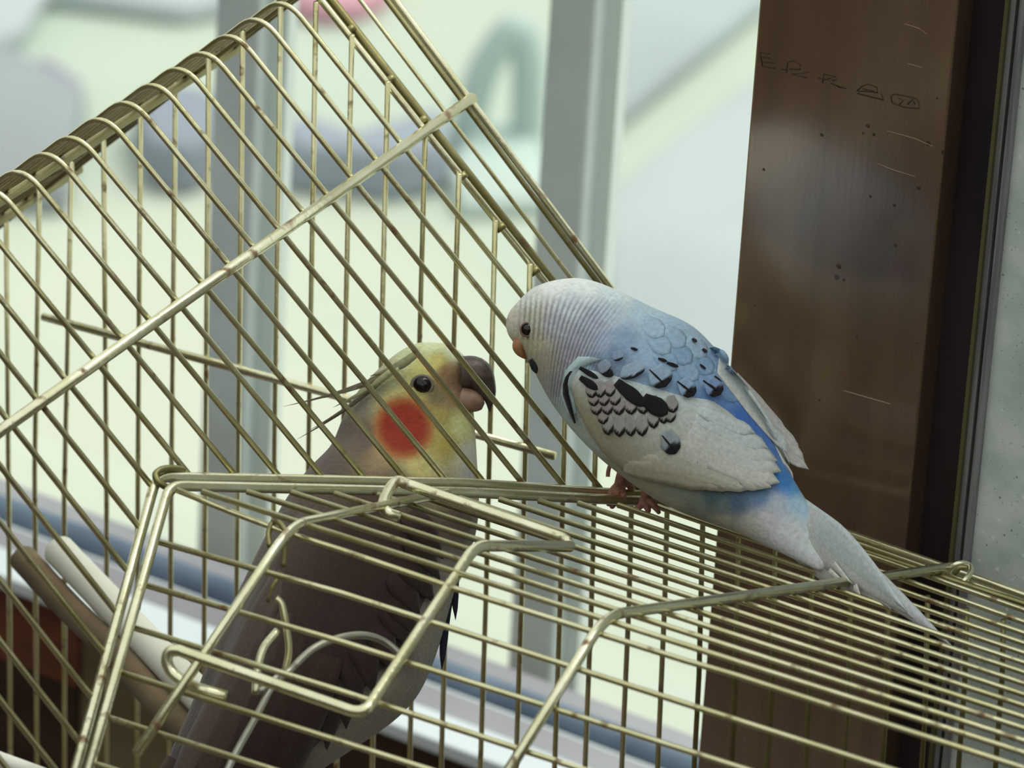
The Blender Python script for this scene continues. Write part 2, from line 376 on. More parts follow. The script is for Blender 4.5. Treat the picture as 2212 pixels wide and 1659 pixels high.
slab('board', [(1300, 450), (1420, 345), (1660, 165), (1660, 900), (1300, 900)], 1.5, (188, 198, 199), 'wide pale board outside, below the cream strip', 'board')
slab('paving_slab', [(960, 400), (1010, 290), (1160, 290), (1190, 470), (990, 480)], 1.5, (204, 220, 214), 'pale grey slab outside under the hoop', 'slab')
hp = []
for x, y, t in [(1005, 330, 0), (1015, 250, 14), (1045, 150, 24), (1085, 85, 30), (1110, 62, 31), (1130, 85, 30), (1140, 150, 24), (1138, 300, 0)]:
    b0 = on(GP, 1005 + (1138 - 1005) * (x - 1005) / 133.0, 320); d = ray(x, y)
    k = (b0.y - CAM.y) / d.y
    hp.append(CAM + d * k)
hp[0].z = hp[-1].z = GZ
V, Fc = tube(spline(hp, 5), 1.25, 10); hoop = mk('hoop', V, Fc, mat('grey_hoop', lin((186, 204, 200)), 0.5), loc=Vector((hp[0].x, hp[0].y, GZ)))
tag(hoop, 'grey bent tube hoop standing outside, left of the right window bar', 'hoop')

# room floor, and the table the cage stands on
M_FLOOR = mat('brown_floor', lin((66, 50, 40)), 0.6, noise=(lin((52, 40, 32)), 3.0, 0.4, 0.6))
V, Fc = box((-220, -320, -125), (260, 40.4, -120)); tag(mk('floor', V, Fc, M_FLOOR, smooth=False), kind='structure')
M_ROOM = mat('unseen_wall', lin((74, 62, 52)), 0.8, noise=(lin((62, 52, 44)), 2.0, 0.4, 0.6))  # dark unseen walls, added to block sky light from the camera side
for nm, lo, hi in (('wall_front_unseen', (-224, -324, -120), (264, -320, 150)), ('wall_left_unseen', (-224, -320, -120), (-220, 40.4, 150)), ('wall_far_right_unseen', (260, -320, -120), (264, 40.4, 150))):
    V, Fc = box(lo, hi); tag(mk(nm, V, Fc, M_ROOM, smooth=False), kind='structure')
ZB = -44.0                                  # foot of the cage, in cage coordinates
tz = min((cg(x, y, ZB - 2.4)).z for x in (-18, 40) for y in (-22, 16)) - 0.02
tb = empty('table', Vector((8, -4, -120)))
tag(tb, 'dark brown wooden table under the bird cage', 'table')
M_TABLE = mat('table_wood', lin((84, 60, 44)), 0.5, noise=(lin((60, 42, 30)), 4.0, 0.4, 0.6), stretch=(1, 6, 1))
V, Fc = box((-40, -34, tz - 3), (58, 34, tz)); bevel(mk('table_top', V, Fc, M_TABLE, tb, smooth=False), 0.3)
for sx in (-37, 51):
    for sy in (-31, 27):
        V, Fc = box((sx, sy, -120), (sx + 4, sy + 4, tz - 3)); mk('leg', V, Fc, M_TABLE, tb, smooth=False)

# ------------------------------------------------------------------ the cage
cage = empty('bird_cage', cg(10, -3, ZB - 2.4))
tag(cage, 'brass wire bird cage with a steep gable roof and a low cross gable', 'bird cage')
RW, RR, RD = 0.078, 0.135, 0.145            # radii: wire, frame rod, door rod
def wire(name, P, r=RW, m=M_WIRE, parent=cage, n=8):
    return mk(name, *tube(P, r, n), m, parent)
# --- big gable: wires bent over the ridge
bends = [(43.5, 364.7), (103.7, 324.5), (159, 286), (220.6, 246.8), (276.7, 209.8), (336, 175.4), (390.6, 141), (443.4, 101.3), (501, 63.3), (557, 28), (612, -9)]
ends = {-8: (165, 1596), -7: (190.6, 1498), -6: (216, 1401), -5: (240, 1310), -4: (262, 1218), -3: (289, 1125), -2: (315.5, 1036),
        -1: (405, 1020), 0: (504, 1020)}
# wire i starts at bend i and ends on the junction rod
end_of = {0: (598, 1024), 1: (693, 1026), 2: (784, 1028), 3: (871, 1030), 4: (958, 1032), 5: (1040, 1036), 6: (1125, 1040), 7: (1211, 1042), 8: (1292, 1050),
          9: (1377, 1055), 10: (1462, 1060), -1: (504, 1022), -2: (405, 1022), -3: (315.5, 1036), -4: (289, 1125), -5: (262, 1218), -6: (240, 1310),
          -7: (216, 1401), -8: (190.6, 1498), -9: (165, 1596), -10: (140, 1690), -11: (114, 1788)}
LX = -14.5                                   # left eave of the big gable
ML = 0.99
def left_pt(y, x): return cg(x, y, ML * x)
ridge_y = {}
for i in range(11):
    p = TILT.transposed() @ on(cplane((1, 0, 0), 0.0), bends[i][0] + 1, bends[i][1] - 5); ridge_y[i] = p.y
dy = (ridge_y[10] - ridge_y[0]) / 10
for i in range(-11, 11):
    y = ridge_y[i] if i in ridge_y else ridge_y[0] + dy * i
    e = on(ROOF, end_of[i][0] + 12, end_of[i][1] + 14)
    wire('roof_wire', rounded([left_pt(y, LX), cg(0, y, 0.0), e], 0.75, 7))
# crossbar on the right slope, lying on the wires; its end stands past the last rod
up_r = TILT @ Vector((MS, 0, 1)).normalized()
a, b = on(ROOF, -160, 1046), on(ROOF, 1012, 219)
wire('cross_bar', [a + up_r * 0.19, b + up_r * 0.19], 0.155, M_ROD, n=12)
# bars of the left slope
up_l = TILT @ Vector((-MS, 0, 1)).normalized()
for x in (-3.9, -9.2):
    wire('cross_bar', [cg(x, -14, ML * x) - up_l * 0.19, cg(x, YB + 0.4, ML * x) - up_l * 0.19], 0.13, M_DULL)
# far rods of the big gable: the wall's rod pair, one thin wire and the double eave rod
def gable_rod(name, p0, p1, r, m, dn=0.0):
    a, b = on(ROOF, *p0), on(ROOF, *p1)
    d = (b - a).normalized(); y = (TILT.transposed() @ a).y
    top = cg(0, y, 0.0)
    return wire(name, [left_pt(y, LX) - up_l * dn] + rounded([left_pt(y, -3) - up_l * dn, top - Vector((0, 0, dn)), a + (b - a) * 0.2 - up_r * dn], 0.6, 5)[1:-1] + [b - up_r * dn], r, m)
gable_rod('frame_rod', (693, 0), (1538, 1062), 0.10, M_ROD)
gable_rod('frame_rod', (722, 0), (1562, 1066), 0.125, M_DULL, 0.10)
gable_rod('roof_wire', (780, 0), (1592, 1074), 0.06, M_WIRE)
gable_rod('frame_rod', (846, 0), (1660, 1092), 0.075, M_DULL, 0.12)
gable_rod('frame_rod', (857, 0), (1668, 1088), 0.10, M_ROD)
for px, py in ((752, 58), (838, 166), (908, 254), (993, 376), (1076, 486), (1150, 580)):   # little weld lugs on the wall rod
    c = on(ROOF, px, py); wire('lug', [c + up_r * 0.02, c + up_r * 0.02 + (on(ROOF, px + 9, py + 12) - c)], 0.15, M_DULL, n=6)
# ridge ends left eave rod
wire('eave_rod', [left_pt(-16.5, LX), left_pt(YB, LX)], RR, M_ROD)
# --- junction of the two gables: two bent rods side by side
wire('junction_rod', rounded([on(ROOF, 150, 1710), on(ROOF, 338, 1030), on(ROOF, 1000, 1043), on(ROOF, 1658, 1088)], 0.42, 6), RR, M_ROD, n=12)
inn = [on(FRONT, 168, 1745), on(FRONT, 366, 1049), on(BACK, 366, 1049), on(BACK, 1000, 1063), on(BACK, 1650, 1096)]
inn = [inn[0], (inn[1] + inn[2]) / 2] + inn[3:]
wire('junction_rod', rounded(inn, 0.42, 6), RR, M_ROD, n=12)
# clip that holds the pair at the corner
c0 = on(ROOF, 352, 1034); c1 = on(BACK, 385, 1052)
wire('clip', spline([at(398, 1046, 164.3), at(372, 1056, 164.0), at(345, 1043, 163.8), at(336, 1026, 163.9), at(350, 1014, 164.1), at(378, 1012, 164.5), at(396, 1017, 164.8), at(384, 1033, 164.9)], 5), 0.09, M_DULL)
# --- cross gable: long wires
low = [[(381, 1058), (500, 1106), (620, 1151), (740, 1189), (978, 1270), (1480, 1427), (1590, 1459), (1812, 1531), (2380, 1713)]]
back = [((437, 1062), 1623), ((534, 1062), 1597), ((629.5, 1063.5), 1570), ((723, 1066), 1546), ((816, 1068), 1521), ((907, 1071), 1497), ((992, 1075), 1473), ((1079, 1078.5), 1449),
        ((1164, 1082), 1428), ((1249, 1087), 1407), ((1335, 1091), 1386), ((1420, 1094), 1364), ((1500, 1094), 1340), ((1575, 1094), 1314), ((1630, 1094), 1297)]
for (p, y1) in back:
    a = on(BACK, *p); b = on(BACK, 2202, y1); wire('gable_wire', [a, b + (b - a).normalized() * 7])
a = on(BACK, 1655, 1090); b = on(BACK, 2212, 1285); wire('eave_rod', [a, b + (b - a).normalized() * 7], 0.11, M_ROD)
front = [[(336, 1169), (740, 1282), (1480, 1520), (1812, 1626), (2380, 1807)], [(308, 1262), (740, 1387), (1500, 1627), (2380, 1905)],
         [(280, 1353), (740, 1494), (1127, 1620), (2380, 2020)], [(254, 1451), (740, 1603), (2380, 2128)], [(229, 1549), (740, 1710), (2380, 2236)], [(203, 1650), (740, 1818), (2380, 2340)]]
wire('gable_wire', [on(BACK if i < 1 else FRONT, *p) if i else (on(BACK, *p) + on(FRONT, *p)) / 2 for i, p in enumerate(low[0])])
for l in front:
    wire('gable_wire', [on(FRONT, *p) for p in l])
# bent bars over the cross gable
up_b = (TILT @ Vector((0, NB, 1))).normalized(); up_f = (TILT @ Vector((0, -NF, 1))).normalized()
up_m = ((up_b + up_f) / 2).normalized()
def gable_bar(name, pf, pc, pb, r, lift=0.19, rad=0.8, m=M_ROD):
    c = (on(FRONT, *pc) + on(BACK, *pc)) / 2
    return wire(name, rounded([on(FRONT, *pf) + up_f * lift, c + up_m * lift, on(BACK, *pb) + up_b * lift], rad, 7), r, m, n=12)
gable_bar('cross_bar', (1060, 1742), (1308, 1344), (2052, 1240), 0.135)
gable_bar('hinge_bar', (298, 1640), (630, 1148), (962, 1080), 0.125, m=M_ROD)
# ring closing the far end of the bar
rc = at(2072, 1240, 173.0)
wire('ring', spline([at(2046, 1252, 173.6), at(2052, 1230, 173.3), at(2072, 1217, 173.2), at(2094, 1222, 173.3), at(2097, 1236, 173.0), at(2084, 1254, 172.8), at(2076, 1262, 172.9)], 5), 0.085, M_ROD)
wire('ring', spline([at(2062, 1240, 173.0), at(2074, 1226, 172.9), at(2090, 1226, 172.9)], 4), 0.07, M_DULL)
# --- door that lies over the cross gable, hooked round the hinge bar
lf, lb = 0.46, 0.46
def fr_(x, y, l=lf): return on(FRONT, x, y) + up_f * l
def bk_(x, y, l=lb): return on(BACK, x, y) + up_b * l
door = mk('door', *tube(
    [fr_(488, 1502, -0.05), fr_(430, 1484, -0.08)] + spline([fr_(392, 1470, 0.0), fr_(372, 1456, 0.1), fr_(365, 1444, 0.3), fr_(375, 1434, 0.45), fr_(396, 1434, 0.5)], 5) +
    rounded([fr_(410, 1438), fr_(793, 1572), (fr_(1026, 1212) + bk_(1026, 1212)) / 2, bk_(1222, 1219)], 0.42, 7), RD, 12), M_ROD, cage)
mk('hook', *tube(rounded([bk_(1222, 1219), bk_(1212, 1206, 0.5), bk_(868, 1086, 0.5)], 0.15, 3)[0:-1] + spline([bk_(868, 1086, 0.5), bk_(848, 1081, 0.5), bk_(832, 1088, 0.3), bk_(826, 1100, 0.1), bk_(838, 1108, 0.0), bk_(862, 1112, -.05)], 5), RD, 12), M_ROD, door)
# --- back wall: upright wires, level brace, posts, base
def xJ(y):                                    # where the two roofs meet
    z = H0 - NB * (y - Y0); return -z / MS
wx = [86, 155.5, 224, 303, 378, 448, 520, 600, 675, 750, 830, 913.6, 988.6, 1069, 1144, 1226, 1298, 1378, 1455]
upright = []
for i, px in enumerate(wx):
    y = 480 if i < 13 else (507 if i == 13 else 600)
    upright.append(px + 0.022 * (y - 480) * 0)
feet = {0: (75, 1018), 1: (139, 1070), 2: (230.5, 1080), 3: (298, 1054), 4: (370, 1080), 11: (905, 800), 12: (979, 800), 13: (1049.7, 1300), 14: (1126.6, 1300), 15: (1209.8, 1318), 16: (1278, 1300), 17: (1359, 1300), 18: (1436, 1300), 19: (1510, 1459), 20: (1588.6, 1477),
        21: (1669, 1459), 22: (1748.6, 1522), 23: (1832.7, 1522), 24: (1913, 1549), 25: (1998, 1549), 26: (2084, 1477), 27: (2164.6, 1468), 28: (2246, 1480), 29: (2330, 1490)}
tops = {0: (86, 480), 1: (155.5, 480), 2: (224, 480), 3: (303, 480), 4: (378, 480), 5: (448, 480), 6: (520, 480), 7: (600, 480), 8: (675, 480), 9: (750, 480), 10: (830, 480), 11: (913.6, 498), 12: (988.6, 498), 13: (1069, 507), 14: (1144, 606)}
TI = TILT.transposed()
zT = H0 - NB * (YW - Y0)
for i in range(-2, 30):
    if i in tops: x = (TI @ on(WALL, *tops[i])).x
    elif i in feet: x = (TI @ on(WALL, *feet[i])).x
    else: x = (TI @ on(WALL, *tops[0])).x + 1.138 * i
    pe = tops.get(i) or feet.get(i)
    xf = (TI @ on(WALL, *feet[i])).x if i in feet else x + 0.0
    ztop = ML * x if x < 0 else max(-MS * x, zT)
    zf = (TI @ on(WALL, *feet[i])).z if i in feet else -20
    if pe and pe[0] > 693:                        # up to the rod under the roof, or to the one under the cross gable
        yp = (pe[0] - 693) * 1.2568 if pe[0] < 1530 else 1137 + 0.309 * (pe[0] - 1523)
        q = TI @ on(WALL, pe[0] + 0.025 * (pe[1] - yp), yp); x, ztop = q.x, q.z
    top = cg(x, YW, ztop - 0.05); mid = cg(xf, YW, zf); bot = cg(xf + random.uniform(-.1, .1), YW, ZB)
    wire('wall_wire', [top, mid, bot] if zf < ztop - 1 else [top, bot], 0.075, M_DULL if i > 18 else M_WIRE)
a, b = on(WALL, 100, 679), on(WALL, 1205, 980)
n_ = TILT @ Vector((0, 1, 0))
wire('brace', [a - n_ * 0.16, on(WALL, 702, 841) - n_ * 0.16, b - n_ * 0.16], 0.12, M_ROD)
xr_c = (TI @ on(BACK, 2212, 1285)).x + 6
wire('wall_rod', [cg(xJ(YW) - 2.0, YW, zT), cg(xr_c, YW, zT)], 0.09, M_DULL)
for x, y, zt in ((LX, YW, ML * LX), (LX, -16.5, ML * LX), (xr_c, YW, zT), (xr_c, Y0 - (YW - Y0), H0 - NF * (YW - Y0))):
    wire('corner_post', [cg(x, y, ZB), cg(x, y, zt)], RR, M_ROD)
yf_ = Y0 - (YW - Y0)
wire('base_rod', [cg(LX, YW, ZB), cg(xr_c, YW, ZB)], RR, M_ROD)
wire('base_rod', [cg(LX, yf_, ZB), cg(xr_c, yf_, ZB)], RR, M_ROD)
M_TRAY = mat('tray', lin((120, 110, 96)), 0.6, noise=(lin((96, 86, 74)), 8.0, 0.4, 0.6))
V, Fc = box((LX - .8, yf_ - 1, ZB - 2.4), (xr_c + .8, YW + 1, ZB)); mk('tray', [TILT @ v for v in V], Fc, M_TRAY, cage, smooth=False)

# --- perch: a pale dowel across the cage
M_DOWEL = mat('pale_dowel', lin((238, 240, 228)), 0.7, noise=(lin((220, 220, 204)), 20.0, 0.35, 0.7), bump=0.2, bscale=120, stretch=(1, 1, 1))
p0 = at(128, 1190, 185.4); d0 = (TILT @ Vector((1.77, -1, 0))).normalized()
pr = mk('perch', *tube([p0, p0 + d0 * 30], 0.46, 16), M_DOWEL, loc=p0); tag(pr, 'pale wooden perch dowel running from the back wires to behind the cockatiel', 'perch')
q0 = at(50, 1206, 185.9)  # second, brown stick parallel to the dowel along its lower side
M_STICK = mat('rough_brown', lin((128, 112, 86)), 0.9, noise=(lin((92, 76, 56)), 30.0, 0.35, 0.65), bump=0.6, bscale=150)
pb = mk('stick', *tube(spline([q0 + d0 * k + Vector((0, 0, .06 * math.sin(k * 1.3))) for k in range(0, 30, 3)], 4), 0.40, 12), M_STICK, loc=q0); tag(pb, 'rough brown branch lying along the lower side of the pale perch dowel', 'stick')
p1 = at(-30, 1634, 182.0)
pr2 = mk('perch', *tube([p1, p1 + (TILT @ Vector((1, 0, 0))) * 1.9], 0.27, 14), M_DOWEL, loc=p1); tag(pr2, 'short pale dowel end at the bottom left behind the wires', 'perch')

# --- swing hung inside from the first gable wire
sw_t = 160.6
swing = empty('swing', at(560, 1500, sw_t)); tag(swing, 'bent grey wire swing hanging in front of the cockatiel', 'swing')
def tt(pts): return [at(*p) for p in pts]
wire('hanger', spline(tt([(583, 1180, 161.6), (580, 1150, 161.9), (592, 1126, 162.0), (606, 1132, 161.6), (618, 1152, 161.4), (616, 1180, 161.4), (612, 1225, 161.4)]), 5), 0.075, M_DULL, swing)
wire('link', spline(tt([(578, 1300, 161.2), (590, 1265, 161.1), (600, 1252, 161.2)]), 4), 0.05, M_DULL, swing)
wire('hanger', spline(tt([(596, 1292, 161.0), (608, 1304, 161.0), (616, 1340, 161.0), (624, 1400, 161.0), (618, 1440, 161.0), (606, 1470, 161.0)]), 5), 0.085, M_WIRE, swing)
wire('hanger', spline(tt([(552, 1500, 160.6), (556, 1450, 160.7), (570, 1400, 160.8), (600, 1362, 161.0)]), 5), 0.1, M_ROD, swing)
wire('loop', spline(tt([(470, 1720, 160.0), (500, 1645, 160.2), (555, 1545, 160.4), (592, 1475, 160.6), (626, 1448, 160.9), (676, 1402, 161.2), (730, 1379, 161.6), (785, 1372, 162.0), (830, 1386, 162.3), (868, 1416, 162.4)]), 6), 0.095, M_STEEL, swing)
wire('loop', spline(tt([(560, 1496, 160.4), (590, 1470, 160.5), (612, 1452, 160.8)]), 4), 0.08, M_STEEL, swing)
#BIRDS
# ------------------------------------------------------------------ birds: shared tools
def loft(st, n=20, sub=4):
    """closed skin through stations (upper pixel, lower pixel, depth, width ratio)"""
    c = []; h = []; r = []
    for U, Lw, t, q in st:
        a, b = at(*U, t), at(*Lw, t); c.append((a + b) / 2); h.append((a - b) / 2); r.append(Vector((q, 0, 0)))
    c, h, r = spline(c, sub), spline(h, sub), spline(r, sub)
    V = []; Fc = []; k = len(c); fr = []
    for i in range(k):
        t = (c[min(i + 1, k - 1)] - c[max(i - 1, 0)]).normalized()
        s = t.cross(h[i]).normalized()
        if s.dot(FW) > 0: s = -s                       # s points towards the viewer's side
        fr.append((c[i], t, h[i], s))
        for j in range(n):
            q = 2 * math.pi * j / n
            V.append(c[i] + h[i] * math.cos(q) + s * (h[i].length * r[i].x * math.sin(q)))
    for i in range(k - 1):
        for j in range(n):
            a, b = i * n + j, i * n + (j + 1) % n
            Fc.append((a, b, b + n, a + n))
    Fc.append(tuple(range(n))[::-1]); Fc.append(tuple(range((k - 1) * n, k * n)))
    return V, Fc, fr
def fuse(name, shapes, voxel, m, parent, colour, smooth_it=6, bar=None):
    """melt closed shapes into one continuous skin and colour it"""
    V, Fc = join(*shapes)
    o = mk(name, V, Fc, m, parent)
    bm = bmesh.new(); bm.from_mesh(o.data); bmesh.ops.recalc_face_normals(bm, faces=bm.faces); bm.to_mesh(o.data); bm.free()
    r = o.modifiers.new('melt', 'REMESH'); r.mode = 'VOXEL'; r.voxel_size = voxel * S
    dg = bpy.context.evaluated_depsgraph_get(); me = bpy.data.meshes.new_from_object(o.evaluated_get(dg))
    o.modifiers.clear(); old = o.data; o.data = me; bpy.data.meshes.remove(old); me.name = name
    bm = bmesh.new(); bm.from_mesh(me)
    for _ in range(smooth_it): bmesh.ops.smooth_vert(bm, verts=bm.verts, factor=0.5, use_axis_x=True, use_axis_y=True, use_axis_z=True)
    bm.to_mesh(me); bm.free()
    me.polygons.foreach_set('use_smooth', [True] * len(me.polygons))
    if not me.materials: me.materials.append(m)
    o0 = org(parent); P = [v.co / S + o0 for v in me.vertices]
    a = me.color_attributes.new('Col', 'FLOAT_COLOR', 'POINT'); data = []; bars = []
    for p in P:
        x, y = pix(p); data += [*colour(x, y), 1.0]
        if bar: u, w = bar(x, y); bars += [u, w, 0, 1]
    a.data.foreach_set('color', data)
    if bar:
        a = me.color_attributes.new('Bar', 'FLOAT_COLOR', 'POINT'); a.data.foreach_set('color', bars)
    return o, BVHTree.FromPolygons(P, [tuple(p.vertices) for p in me.polygons])
def blend(samples, power=3.0):
    S_ = [(x, y, lin(c)) for x, y, c in samples]
    def f(x, y):
        w = 0; r = [0, 0, 0]
        for sx, sy, c in S_:
            k = 1.0 / (((x - sx) ** 2 + (y - sy) ** 2) + 60) ** (power / 2); w += k
            r[0] += c[0] * k; r[1] += c[1] * k; r[2] += c[2] * k
        return (r[0] / w, r[1] / w, r[2] / w)
    return f
def mixc(a, b, k): return tuple(a[i] * (1 - k) + b[i] * k for i in range(3))
def skinpt(bvh, x, y, off, td=None):
    d = ray(x, y)
    hit = bvh.ray_cast(CAM, d.normalized()) if bvh else (None,)
    if hit[0] is None: return CAM + d * td, -FW.copy(), td
    p, n = hit[0], hit[1]
    if n.dot(d) > 0: n = -n
    return p + n * off, n, (p - CAM).dot(FW)
def sheet(name, grid, bvh, off, m, parent, colour, thick=0.02, td=172.0, mirror=None, tf=None):
    """a thin feathered sheet laid over the skin; grid[i][j] = pixel, off(u, v) = height above the skin"""
    A = len(grid); B = len(grid[0]); top = []; bot = []; cols = []
    last = td
    for i in range(A):
        for j in range(B):
            u, v = i / (A - 1), j / (B - 1); x, y = grid[i][j]
            if tf:
                t = tf(x, y); p = at(x, y, t) - FW * off(u, v); n = -FW
            else:
                p, n, last = skinpt(bvh, x, y, off(u, v), last)
            if mirror: p, n = mirror(p, n)
            top.append(p); bot.append(p - n * thick); cols.append(colour(u, v))
    V = top + bot; k = A * B; Fc = []
    for i in range(A - 1):
        for j in range(B - 1):
            a, b, c, d = i * B + j, i * B + j + 1, (i + 1) * B + j + 1, (i + 1) * B + j
            Fc += [(a, b, c, d), (d + k, c + k, b + k, a + k)]
    for i in range(A - 1):
        for j in (0, B - 1):
            a, d = i * B + j, (i + 1) * B + j
            Fc.append((a, d, d + k, a + k) if j == 0 else (d, a, a + k, d + k))
    for j in range(B - 1):
        for i in (0, A - 1):
            a, b = i * B + j, i * B + j + 1
            Fc.append((b, a, a + k, b + k) if i == 0 else (a, b, b + k, a + k))
    return mk(name, V, Fc, m, parent, cols + cols)
def blade(root, tip, w, bend=0.0, shape='long', A=9, B=5):
    """pixel grid of one feather from root to tip, w pixels wide"""
    rx, ry = root; tx, ty = tip; dx, dy_ = tx - rx, ty - ry; l = math.hypot(dx, dy_); nx, ny = -dy_ / l, dx / l
    g = []
    for i in range(A):
        u = i / (A - 1)
        if shape == 'long': k = (0.55 + 0.45 * min(1, u / 0.35)) * (max(0.04, 1 - max(0, (u - 0.72) / 0.28) ** 2.2))
        elif shape == 'point': k = (0.7 + 0.3 * min(1, u / 0.3)) * max(0.04, 1 - max(0, (u - 0.35) / 0.65) ** 1.4)
        else: k = (0.6 + 0.4 * min(1, u / 0.5)) * math.sqrt(max(0.002, 1 - max(0, (u - 0.45) / 0.55) ** 2))
        c = bend * math.sin(math.pi * u)
        row = []
        for j in range(B):
            v = 2 * j / (B - 1) - 1
            row.append((rx + dx * u + nx * (c + v * k * w / 2), ry + dy_ * u + ny * (c + v * k * w / 2)))
        g.append(row)
    return g

# ------------------------------------------------------------------ the budgerigar on the roof
bud = empty('budgerigar', on(ROOF, 1340, 1060))
tag(bud, 'pale blue and white budgerigar with black scalloped wing, perched on top of the cage', 'bird')
bst = [((1113, 678), (1117, 728), 173.1, .9), ((1122, 650), (1124, 752), 173.0, .95), ((1150, 622), (1142, 778), 172.95, .95), ((1200, 604), (1160, 815), 172.9, .93), ((1262, 601), (1185, 862), 172.85, .92),
       ((1330, 624), (1215, 905), 172.8, .93), ((1412, 664), (1252, 948), 172.7, .95), ((1500, 706), (1300, 995), 172.6, .96), ((1572, 785), (1360, 1042), 172.4, .95),
       ((1628, 868), (1430, 1088), 172.1, .92), ((1668, 945), (1510, 1122), 171.7, .88), ((1712, 1030), (1590, 1150), 171.2, .8), ((1756, 1100), (1655, 1180), 170.6, .7),
       ((1800, 1165), (1715, 1208), 170.0, .55), ((1836, 1212), (1768, 1234), 169.4, .4)]
V, Fc, bfr = loft(bst)
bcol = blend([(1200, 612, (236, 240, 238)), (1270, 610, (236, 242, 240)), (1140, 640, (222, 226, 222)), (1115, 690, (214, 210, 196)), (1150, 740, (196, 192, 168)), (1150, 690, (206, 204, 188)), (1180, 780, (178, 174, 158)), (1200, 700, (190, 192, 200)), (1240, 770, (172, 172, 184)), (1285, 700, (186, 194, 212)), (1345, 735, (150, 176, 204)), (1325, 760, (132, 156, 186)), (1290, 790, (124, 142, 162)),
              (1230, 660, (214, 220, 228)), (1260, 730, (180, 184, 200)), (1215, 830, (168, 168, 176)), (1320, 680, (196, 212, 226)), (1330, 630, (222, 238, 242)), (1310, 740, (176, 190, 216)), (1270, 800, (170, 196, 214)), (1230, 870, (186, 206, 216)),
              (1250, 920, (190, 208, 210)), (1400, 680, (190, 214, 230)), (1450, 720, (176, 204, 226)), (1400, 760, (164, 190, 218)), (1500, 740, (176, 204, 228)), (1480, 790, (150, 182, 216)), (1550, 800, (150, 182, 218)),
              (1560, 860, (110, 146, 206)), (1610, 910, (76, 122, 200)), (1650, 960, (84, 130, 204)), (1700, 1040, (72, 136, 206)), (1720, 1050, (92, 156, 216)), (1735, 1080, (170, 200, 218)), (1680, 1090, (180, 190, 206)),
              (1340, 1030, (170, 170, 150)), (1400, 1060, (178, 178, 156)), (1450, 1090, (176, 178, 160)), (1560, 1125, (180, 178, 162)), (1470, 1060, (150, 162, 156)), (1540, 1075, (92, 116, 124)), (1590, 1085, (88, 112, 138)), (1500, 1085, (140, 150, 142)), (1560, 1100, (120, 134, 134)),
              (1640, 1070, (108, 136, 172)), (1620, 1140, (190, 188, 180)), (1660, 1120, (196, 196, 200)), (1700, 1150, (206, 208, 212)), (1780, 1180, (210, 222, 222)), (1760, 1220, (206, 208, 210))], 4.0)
def bbar(x, y):
    best = min(range(0, len(bfr)), key=lambda i: (pix(bfr[i][0])[0] - x) ** 2 + (pix(bfr[i][0])[1] - y) ** 2)
    c, t, h, s = bfr[best]
    q = pix(c); q2 = pix(c + t); l = math.hypot(q2[0] - q[0], q2[1] - q[1])
    d = ((x - q[0]) * (q2[0] - q[0]) + (y - q[1]) * (q2[1] - q[1])) / l
    u = q[0] + d * (q2[0] - q[0]) / l
    # bars run across the head, straight over the brow and slanting on the nape
    ph = (x - 1110) * 0.92 + (y - 680) * (0.08 + 0.62 * max(0, min(1, (x - 1170) / 130.0)))
    k = max(0, min(1, (x - 1106) / 30.0)) * max(0, min(1, (1345 - x + (690 - y) * 0.3) / 60.0))
    k *= max(0, min(1, (y - 628 + (x - 1200) * -0.05) / 36.0)) * max(0, min(1, (900 - y) / 50.0))
    if x < 1190 and y > 735: k *= 0.25
    return ph * 2 * math.pi / 10.2, k * 0.60
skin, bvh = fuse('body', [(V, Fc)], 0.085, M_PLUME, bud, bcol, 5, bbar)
# sagittal mirror, used for the far wing
DA = math.radians(20)
def bmirror(p, n):
    c, t, h, s = min(bfr, key=lambda f: (f[0] - p).length)
    d = h.normalized() * math.cos(DA) + s * math.sin(DA); k = t.cross(d).normalized()
    return p - k * (2 * k.dot(p - c)), n - k * (2 * k.dot(n))
WHT = lin((216, 216, 210)); CRM = lin((184, 180, 158)); INK = lin((30, 25, 30)); GRY = lin((172, 166, 164)); BLU = lin((170, 198, 220)); WB = lin((208, 222, 224))
def interp(P, u):
    k = u * (len(P) - 1); i = min(int(k), len(P) - 2); f = k - i
    return (P[i][0] * (1 - f) + P[i + 1][0] * f, P[i][1] * (1 - f) + P[i + 1][1] * f)
def strip(U_, L_, A_, B_):
    return [[(lambda a, b, v: (a[0] * (1 - v) + b[0] * v, a[1] * (1 - v) + b[1] * v))(interp(U_, i / (A_ - 1)), interp(L_, i / (A_ - 1)), j / (B_ - 1)) for j in range(B_)] for i in range(A_)]
wu = [(1228, 812), (1262, 796), (1330, 812), (1410, 838), (1480, 858), (1535, 866), (1580, 898), (1630, 950), (1668, 1000)]
wlw = [(1234, 840), (1246, 880), (1268, 925), (1302, 975), (1348, 1018), (1410, 1040), (1490, 1040), (1570, 1046), (1668, 1046)]
grid = strip(wu, wlw, 26, 11)
def wcol(u, v): return mixc(mixc(WB, CRM, min(1, v * 1.25)), WHT, max(0, min(1, (u - 0.35) * 1.6)))
def woff(u, v): return 0.03 + 0.12 * math.sin(math.pi * min(1, v * 0.9 + 0.12)) * min(1, u * 5 + 0.25)
wing = sheet('wing', grid, bvh, woff, M_QUILL, bud, wcol, 0.05)
fwing = sheet('wing', grid, bvh, woff, M_QUILL, bud, wcol, 0.05, mirror=bmirror)
def fcol(base, tip=None, at_=0.8, edge=None, cup=0.10):
    def f(u, v):
        c = base; e = abs(2 * v - 1)
        c = mixc(c, tuple(k * 0.9 for k in c), max(0, 1 - e * 6) * 0.6)          # the shaft
        if edge: c = mixc(c, edge, max(0, e - 0.72) * 2.0)
        k = at_ - cup * (1 - e)
        if tip and u > k: c = mixc(c, tip, min(1, (u - k) / 0.06))
        return c
    return f
